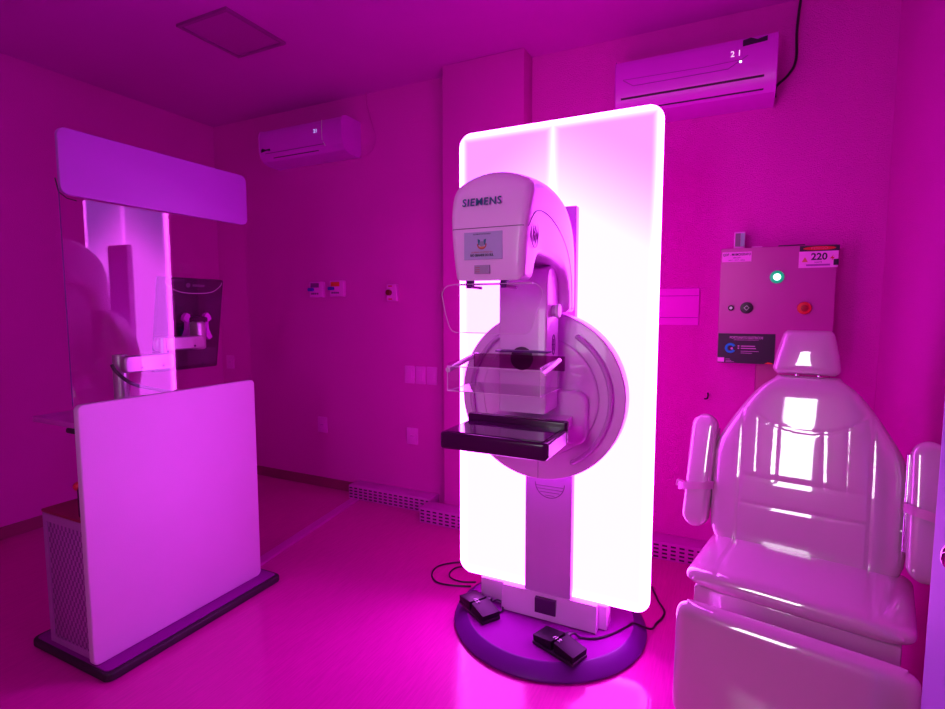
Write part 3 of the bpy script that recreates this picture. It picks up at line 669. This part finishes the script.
# ------------------------------------------------------------------ foot pedals and cables on the round base
def pedal(cx, cy, rz, label, pth):
    t = thing('foot_pedal', label, 'foot pedal', (cx, cy, .0515), 'foot pedals on the round base', rotz=rz)
    Lx, Wy = .098, .046
    bm = bmesh.new(); plate(bm, rrect(-Lx, Lx, -Wy, Wy, .006, 3), 0, .014, XY, r=.003, n=2)
    link('pedal_base', bm, BLACK, t)
    for s_ in (-1, 1):
        bm = bmesh.new(); pr = [(s_*.006, .014), (s_*(Lx-.003), .014), (s_*(Lx-.001), .036), (s_*.012, .050), (s_*.006, .050)]
        if s_ < 0: pr = pr[::-1]
        plate(bm, pr, -Wy+.003, Wy-.003, XZ, r=.003, n=2); link('tread', bm, mat('pedal_dark', (.008, .002, .009), .5, spec=.2), t)
    bm = bmesh.new(); box(bm, -.011, .011, Wy-.010, Wy+.016, .012, .046, bev=.003); link('cable_socket', bm, BLACK, t)
    bm = bmesh.new()
    z0 = .0512
    for a, b2 in (((-.004, -.020), (-.004, -.002)), ((-.016, -.011), (-.010, -.011)), ((.006, -.020), (.018, -.020)), ((.006, -.008), (.018, -.008)), ((.012, -.022), (.012, -.004)), ((-.016, -.018), (-.012, -.004))):
        tube(bm, [(a[0], a[1], z0), (b2[0], b2[1], z0)], .0019, 5)
    link('symbol', bm, PAINT_WHITE, t, label='small white pedal symbol')
    return t
pedal(-.930, 1.972, math.radians(-33), 'black foot pedal on left side of round base plate', None)
pedal(-.543, 1.868, math.radians(-22), 'black foot pedal at the front centre of round base plate', None)
cb = T([(-1.088, 2.215, .005), (-1.17, 2.185, .005), (-1.257, 2.178, .005), (-1.32, 2.236, .005), (-1.33, 2.327, .005), (-1.25, 2.411, .005), (-1.12, 2.47, .005), (-.95, 2.62, .005), (-.93, 2.78, .005)], .0045)
tag(link('pedal_cable', cb, BLACK, origin=(-1.2, 2.3, 0)), 'outer of two thin black cable loops on floor left of base', 'cable', 'black cable loops')
cb = T([(-1.084, 2.262, .005), (-1.15, 2.235, .005), (-1.215, 2.245, .005), (-1.245, 2.29, .005), (-1.235, 2.358, .005), (-1.16, 2.40, .005), (-1.10, 2.42, .005), (-.9, 2.58, .005), (-.82, 2.86, .005)], .004)
tag(link('pedal_cable', cb, BLACK, origin=(-1.1, 2.3, 0)), 'inner smaller black cable loop on floor left of base', 'cable', 'black cable loops')
cb = T([(-.895, 2.030, .075), (-.878, 2.048, .077), (-.855, 2.045, .072), (-.838, 2.010, .0565), (-.858, 1.968, .0565)], .0038)
tag(link('pedal_cable', cb, BLACK, origin=(-.87, 2.0, .05)), 'short black cable curling from the left foot pedal', 'cable')
cb = T([(-.523, 1.931, .083), (-.507, 1.955, .078), (-.487, 1.972, .0565), (-.43, 1.995, .0565), (-.375, 2.06, .0565), (-.335, 2.13, .0565), (-.313, 2.165, .0555), (-.255, 2.22, .016), (-.240, 2.29, .006), (-.222, 2.35, .005), (-.222, 2.41, .005), (-.255, 2.48, .005), (-.30, 2.60, .005)], .0045)
tag(link('pedal_cable', cb, BLACK, origin=(-.35, 2.2, 0)), 'black cable running from the front pedal off right side of base', 'cable')

# ------------------------------------------------------------------ radiation shield console
SX = -2.05; Y0s, Y1s = 1.042, 1.812
s = thing('radiation_shield', 'white operator shield with clear glass and upper panel on black base', 'radiation shield', (-2.2, 1.42, 0))
bs = link('base', P(rrect(-2.482, -1.965, 1.038, 1.862, .03, 5), 0, .034, XY, r=.009), RUBBER, s, label='black edged base')
link('base_cover', P(rrect(-2.462, -1.985, 1.050, 1.846, .02, 4), .0341, .037, XY), PLATE, bs)
link('lower_panel', P(rrect(Y0s, Y1s, .0372, 1.010, .022, 5), SX-.030, SX, lambda a, b2, d: (d, a, b2), r=.006), SHIELD, s, label='large white lower panel')
link('upper_panel', P(rrect(Y0s-.012, Y1s-.014, 1.735, 1.958, .028, 6), SX-.008, SX+.008, lambda a, b2, d: (d, a, b2), r=.003), mat('upper_panel_grazing_dim', (.36, .05, .46), .45), s, label='white upper panel with grazing dimness in its colour')  # dimness of light grazing the upper panel is put into its darker colour
link('glass_pane', B(SX-.017, SX-.010, Y0s-.006, Y1s-.012, 1.011, 1.90), GLASS, s, smooth=False, label='clear glass pane')
bm = bmesh.new(); tube(bm, [(SX-.0135, Y0s-.007, 1.008), (SX-.0135, Y0s-.007, 1.76)], .0016, 6); link('glass_edge', bm, DARKV, s)
bm = bmesh.new(); tube(bm, [(SX-.02, Y0s-.012, 1.79), (SX-.02, Y0s-.004, 1.745), (SX-.02, Y0s+.02, 1.728), (SX-.02, Y0s+.05, 1.724)], .0022, 6); link('edge_cord', bm, BLACK, s)
dk = link('desk_top', P(rrect(-2.36, SX-.032, Y0s, Y1s-.02, .01, 3), .925, .945, XY, r=.003), mat('dull_desk', (.5, .03, .44), .5), s, label='narrow desk top')
link('desk_leg', B(-2.345, -2.315, 1.52, 1.78, .0372, .925, bev=.004), UNIT_D, s)
link('latch', P(rrect(Y0s-.004, Y0s+.02, .905, .9245, .006, 3), SX-.075, SX-.031, lambda a, b2, d: (d, a, b2), r=.003), BLACK, s)
link('edge_strip', B(SX-.034, SX-.0305, Y0s+.004, Y0s+.014, .86, .99), BLACK, s)
# cabinet on the base
c = thing('console_cabinet', 'grey perforated cabinet with red top behind the shield', 'cabinet', (-2.2, 1.2, .0372))
link('cabinet_body', B(-2.365, -2.086, 1.062, 1.46, .0372, .568, bev=.006), PERF, c)
bm = bmesh.new()
for a in ((-2.367, -2.343, .045, .566), (-2.10, -2.084, .045, .566), (-2.343, -2.10, .045, .07), (-2.343, -2.10, .535, .566)): box(bm, a[0], a[1], 1.058, 1.064, a[2], a[3])
link('front_frame', bm, mat('cabinet_frame', (.40, .10, .42), .45), c)
link('cabinet_top', P(rrect(-2.370, -2.084, 1.055, 1.465, .006, 3), .5685, .580, XY, r=.003), REDTOP, c, label='red top')
# bottle on the cabinet
bx, by = -2.140, 1.092
bm = bmesh.new(); prf = [(0, .5805), (.020, .5805), (.021, .59), (.021, .68), (.014, .70), (.008, .708), (.008, .735), (.010, .735), (.010, .75), (0, .75)]
rings = [[bm.verts.new((bx+max(r, 1e-4)*math.cos(k*PI/10), by+max(r, 1e-4)*math.sin(k*PI/10), z)) for k in range(20)] for r, z in prf]
for a, b2 in zip(rings, rings[1:]):
    for k in range(20): bm.faces.new((a[k], a[(k+1) % 20], b2[(k+1) % 20], b2[k]))
bt = thing('bottle', 'small dark bottle with a red patch on the red cabinet top', 'bottle', (bx, by, .5805))
link('bottle_body', bm, mat('dark_bottle', (.07, .005, .04), .25), bt)
bm = bmesh.new(); bmesh.ops.create_uvsphere(bm, u_segments=14, v_segments=8, radius=.018, matrix=Matrix.Translation((bx-.024, by-.005, .69))); link('red_tag', bm, mat('red_tag', (.6, .01, .05), .4), bt)

# monitor arm and monitor (its back faces the room)
a = thing('monitor_mount', 'grey jointed monitor arm rising from the desk behind the glass', 'monitor arm', (-2.2, 1.285, .945))
link('post', T([(-2.2, 1.283, .9455), (-2.2, 1.283, 1.165)], .027, 20, sm=1), STEEL, a)
link('lower_arm', P(rrect(1.262, 1.470, 1.094, 1.162, .02, 5), -2.170, -2.135, lambda a_, b2, d: (d, a_, b2), r=.008), STEEL, a)
link('arm_joint', T([(-2.190, 1.458, 1.09), (-2.190, 1.458, 1.225)], .016, 16, sm=1), STEEL, a)
link('upper_arm', P(rrect(1.440, 1.676, 1.166, 1.226, .02, 5), -2.235, -2.205, lambda a_, b2, d: (d, a_, b2), r=.008), STEEL, a)
link('joint_link', B(-2.205, -2.15, 1.440, 1.475, 1.120, 1.150, bev=.006), STEEL, a)
link('head_block', B(-2.272, -2.212, 1.640, 1.690, 1.160, 1.290, bev=.012), STEEL, a)
bm = bmesh.new(); wing = [(1.628, 1.318), (1.640, 1.330), (1.655, 1.322), (1.658, 1.295), (1.650, 1.25), (1.655, 1.215), (1.635, 1.20), (1.620, 1.212), (1.637, 1.25), (1.640, 1.285), (1.622, 1.30)][::-1]
plate(bm, wing, -2.300, -2.277, YZ, r=0); plate(bm, [(3.39-y_, z_2) for y_, z_2 in wing][::-1], -2.300, -2.277, YZ); box(bm, -2.298, -2.273, 1.655, 1.735, 1.235, 1.28)
link('mount_bracket', bm, ACW, a)
for y_, z_2, x_2 in ((1.33, 1.112, -2.136), (1.42, 1.112, -2.136), (1.62, 1.18, -2.206)): link('screw', P(circ(y_, z_2, .005, 10), x_2, x_2+.003, YZ), INK, a)
link('arm_cable', T([(-2.172, 1.235, 1.13), (-2.150, 1.24, 1.10), (-2.118, 1.275, 1.055), (-2.112, 1.35, 1.025), (-2.12, 1.45, .998), (-2.12, 1.56, .985), (-2.14, 1.62, .955)], .007), BLACK, a, label='black sagging cable')
mo = thing('monitor', 'dark upright monitor seen from the back behind the glass', 'monitor', (-2.33, 1.68, 1.06))
tilt = math.atan2(.07, .42)
def MT(y_, v, d): return (-2.375+v*math.sin(tilt)+d*math.cos(tilt), y_, 1.063+v*math.cos(tilt)-d*math.sin(tilt))
bm = bmesh.new(); plate(bm, rrect(1.515, 1.845, 0, .437, .008, 3), 0, .028, lambda p_, q_, d: MT(p_, q_, d), r=.005, n=3); link('case', bm, MONB, mo)
bm = bmesh.new(); tube(bm, smoothpath([MT(1.54, .415, .0285), MT(1.57, .39, .029), (MT(1.62, .372, .029)), MT(1.70, .368, .029), MT(1.78, .376, .029), MT(1.825, .405, .029), MT(1.833, .425, .0285)], 4), .0018, 6); link('curved_groove', bm, SIGNT, mo)
bm = bmesh.new(); plate(bm, circ(0, 0, .011, 20), .028, .0288, lambda p_, q_, d: MT(1.655+p_, .405+q_, d)); 
for k in range(5): plate(bm, rrect(-.005, .005, -.006, .006, .002, 2), .028, .0288, lambda p_, q_, d: MT(1.683+k*.013+p_, .405+q_, d))
link('logo', bm, mat('faint_logo', (.12, .03, .14), .4), mo)
link('vent_area', plate(bmesh.new(), rrect(1.53, 1.83, .02, .10, .01, 3), .028, .031, lambda p_, q_, d: MT(p_, q_, d)), mat('mottled_black', (.03, .006, .035), .5, bump=1, bscale=60, var=.9), mo)
bm = bmesh.new(); plate(bm, rrect(1.65, 1.745, .17, .26, .01, 3), .028, .060, lambda p_, q_, d: MT(p_, q_, d)); link('mount_pad', bm, MONB, mo)

# ------------------------------------------------------------------ examination chair
ch = thing('exam_chair', 'glossy cream padded examination chair with headrest and folded armrests', 'chair', (.244*.94, 2.0925*.94, .081), rotz=math.radians(-12)); ch.scale = (.94, .94, .94)
ph = math.radians(12); cp, spn = math.cos(ph), math.sin(ph)
def back(u, v, h):        # v up the reclined back, h towards the sitter
    return (u, v*spn-h*cp, .5+v*cp+h*spn)
def lerp_tab(tab):
    def f(v):
        for (a_, b2), (c_, d_) in zip(tab, tab[1:]):
            if v <= c_: k = (v-a_)/(c_-a_); k = max(0, k); return b2+(d_-b2)*k
        return tab[-1][1]
    return f
Wb = lerp_tab([(-.04, .280), (.03, .292), (.12, .297), (.31, .297), (.365, .283), (.41, .262), (.455, .236), (.50, .208), (.545, .178), (.58, .150), (.605, .125), (.63, .104)])
Cb = lerp_tab([(-.04, -.010), (.2, -.012), (.62, -.020)])
seams = [[(-.217, .508), (-.209, .285), (-.206, -.02)], [(.182, .505), (.184, .354), (.188, -.02)],
         [(-.217, .506), (-.17, .468), (-.122, .440), (-.049, .424), (.011, .423), (.068, .433), (.114, .452), (.182, .503)],
         
         [(-.211, .238), (-.10, .236), (.184, .238)], [(-.208, .137), (.186, .145)]]
link('backrest', cushion(bmesh.new(), Wb, -.04, .625, .042, .07, lambda u, v, h: back(u, v, h-.042), Cb, seams, 150, 150, p=9, depth=.0020, bulge=.009, soft=.0003, faint=[[(-.161, .458), (-.153, .238)], [(-.098, .430), (-.094, .240)], [(.044, .428), (.052, .238)], [(.111, .450), (.115, .238)]]), VINYL, ch, angle=60)
Wh = lerp_tab([(.622, .100), (.65, .106), (.70, .099), (.79, .078)])
link('headrest', cushion(bmesh.new(), Wh, .630, .792, .030, .05, lambda u, v, h: back(u-.028, v, h-.03), nu=36, nv=36, p=6, bulge=.008), VINYL, ch, angle=60)
bm = bmesh.new()
bm.free()
for uu in (-.06, .01): link('headrest_post', tube(bmesh.new(), [back(uu, .58, -.075), back(uu, .68, -.065)], .007, 10), CHROME, ch)
# seat
Ws = lambda v: .303
def seatf(u, v, h): return (u+.005, .10-v, .462+h*.9-.004*(v/.4))
link('seat', cushion(bmesh.new(), Ws, 0, .420, .042, .042, seatf, seams=[[(-.215, 0), (-.205, .40)], [(.190, 0), (.200, .40)]], nu=90, nv=50, p=6, depth=.004, bulge=.004), VINYL, ch, angle=60)
link('seat_skirt', B(-.268, .276, -.300, .14, .20, .428, bev=.008), VINYL, ch)
link('pedestal', B(-.18, .18, -.16, .20, -.056, .20, bev=.02), UNIT, ch)
link('chair_base', P(rrect(-.22, .22, -.24, .26, .03, 4), -.086, -.056, XY, r=.008), DARKV, ch)
# leg rest hangs in front
Wl = lambda v: .300
link('leg_rest', cushion(bmesh.new(), Wl, 0, .375, .045, .03, lambda u, v, h: (u+.016, -.420-h-.04*(.375-v), .062+v), nu=60, nv=50, p=9, bulge=.006, seams=[[(-.255, 0), (-.255, .32)], [(.255, 0), (.255, .32)]], depth=.0015), VINYL, ch, angle=60)
bm = bmesh.new()
bm.free()
for uu in (-.12, .14): link('leg_rest_bracket', tube(bmesh.new(), [(uu, -.29, .36), (uu, -.385, .34)], .012, 10), CHROME, ch)
# armrests folded up beside the back
def armrest(uc, u1, hoff, v0, v1, hwid, strapv, sgn):
    W_ = lambda v: max(.004, math.sqrt(max(0, hwid**2-max(0, v-(v1-hwid), (v0+hwid)-v)**2)))
    cenf = lambda v: uc+(u1-uc)*(v-v0)/(v1-v0)
    ar = link('armrest', cushion(bmesh.new(), W_, v0, v1, .034, .03, lambda u, v, h: back(u, v, h+hoff), cenf, nu=32, nv=60, p=6, bulge=.002), VINYL, ch, angle=60)
    # strap: flat band buckled round the pad
    ring = []
    for k in range(28):
        t_ = 2*PI*k/28; e = 1.0
        uu = cenf(strapv)+(hwid+.011)*math.copysign(abs(math.cos(t_))**.6, math.cos(t_))-(.012 if sgn < 0 else 0)*(1 if math.cos(t_) < 0 else 0)
        hh = hoff+.004+.054*math.copysign(abs(math.sin(t_))**.7, math.sin(t_)); ring.append((uu, hh))
    bm = bmesh.new(); lo_, hi_, li, hi2 = [], [], [], []
    for uu, hh in ring:
        dv = -.10*(uu-cenf(strapv))*sgn*2
        lo_.append(bm.verts.new(back(uu, strapv-.014+dv, hh))); hi_.append(bm.verts.new(back(uu, strapv+.014+dv, hh)))
        cu, chh = cenf(strapv), hoff; k2 = .93
        li.append(bm.verts.new(back(cu+(uu-cu)*k2, strapv-.014+dv, chh+(hh-chh)*k2))); hi2.append(bm.verts.new(back(cu+(uu-cu)*k2, strapv+.014+dv, chh+(hh-chh)*k2)))
    n_ = len(ring)
    for k in range(n_):
        j = (k+1) % n_
        bm.faces.new((lo_[k], lo_[j], hi_[j], hi_[k])); bm.faces.new((li[j], li[k], hi2[k], hi2[j])); bm.faces.new((hi_[k], hi_[j], hi2[j], hi2[k])); bm.faces.new((lo_[j], lo_[k], li[k], li[j]))
    link('strap', bm, STRAP, ar, label='padded fastening strap')
    if sgn < 0:
        bm = bmesh.new(); u_ = cenf(strapv)-hwid-.016
        plate(bm, rrect(u_-.012, u_+.012, strapv-.016, strapv+.010, .003, 2), hoff+.030, hoff+.036, lambda p_, q_, d: back(p_, q_, d)); link('strap_end', bm, STRAP, ar)
    us = uc+(.052 if sgn < 0 else -.052)
    bm = bmesh.new(); tube(bm, [back(us, v0+.08, hoff-.018), back(us, v1-.05, hoff-.018)], .007, 10); tube(bm, [back(us, v0+.14, hoff-.018), back(us*.86, v0+.14, -.07)], .006, 8)
    link('armrest_bracket', bm, CHROME, ch)
armrest(-.360, -.352, -.035, .005, .448, .049, .165, -1)
armrest(.328, .324, .020, .005, .440, .047, .215, 1)

# ------------------------------------------------------------------ world, camera, view
w = bpy.data.worlds.new('world'); SC.world = w; w.use_nodes = True
w.node_tree.nodes['Background'].inputs['Color'].default_value = (.02, .002, .018, 1); w.node_tree.nodes['Background'].inputs['Strength'].default_value = 1
cam = bpy.data.cameras.new('camera'); co = bpy.data.objects.new('camera', cam); COL.objects.link(co)
cam.sensor_fit = 'HORIZONTAL'; cam.sensor_width = 36; cam.lens = 530*36/945; cam.clip_start = .02
yaw = math.radians(26); pit = math.radians(4.96)
co.location = (0, 0, 1.35); co.rotation_euler = (PI/2-pit, 0, yaw)
SC.camera = co
SC.view_settings.view_transform = 'Standard'; SC.view_settings.look = 'None'; SC.view_settings.gamma = 1; SC.view_settings.use_curve_mapping = False
SC.view_settings.exposure = 0
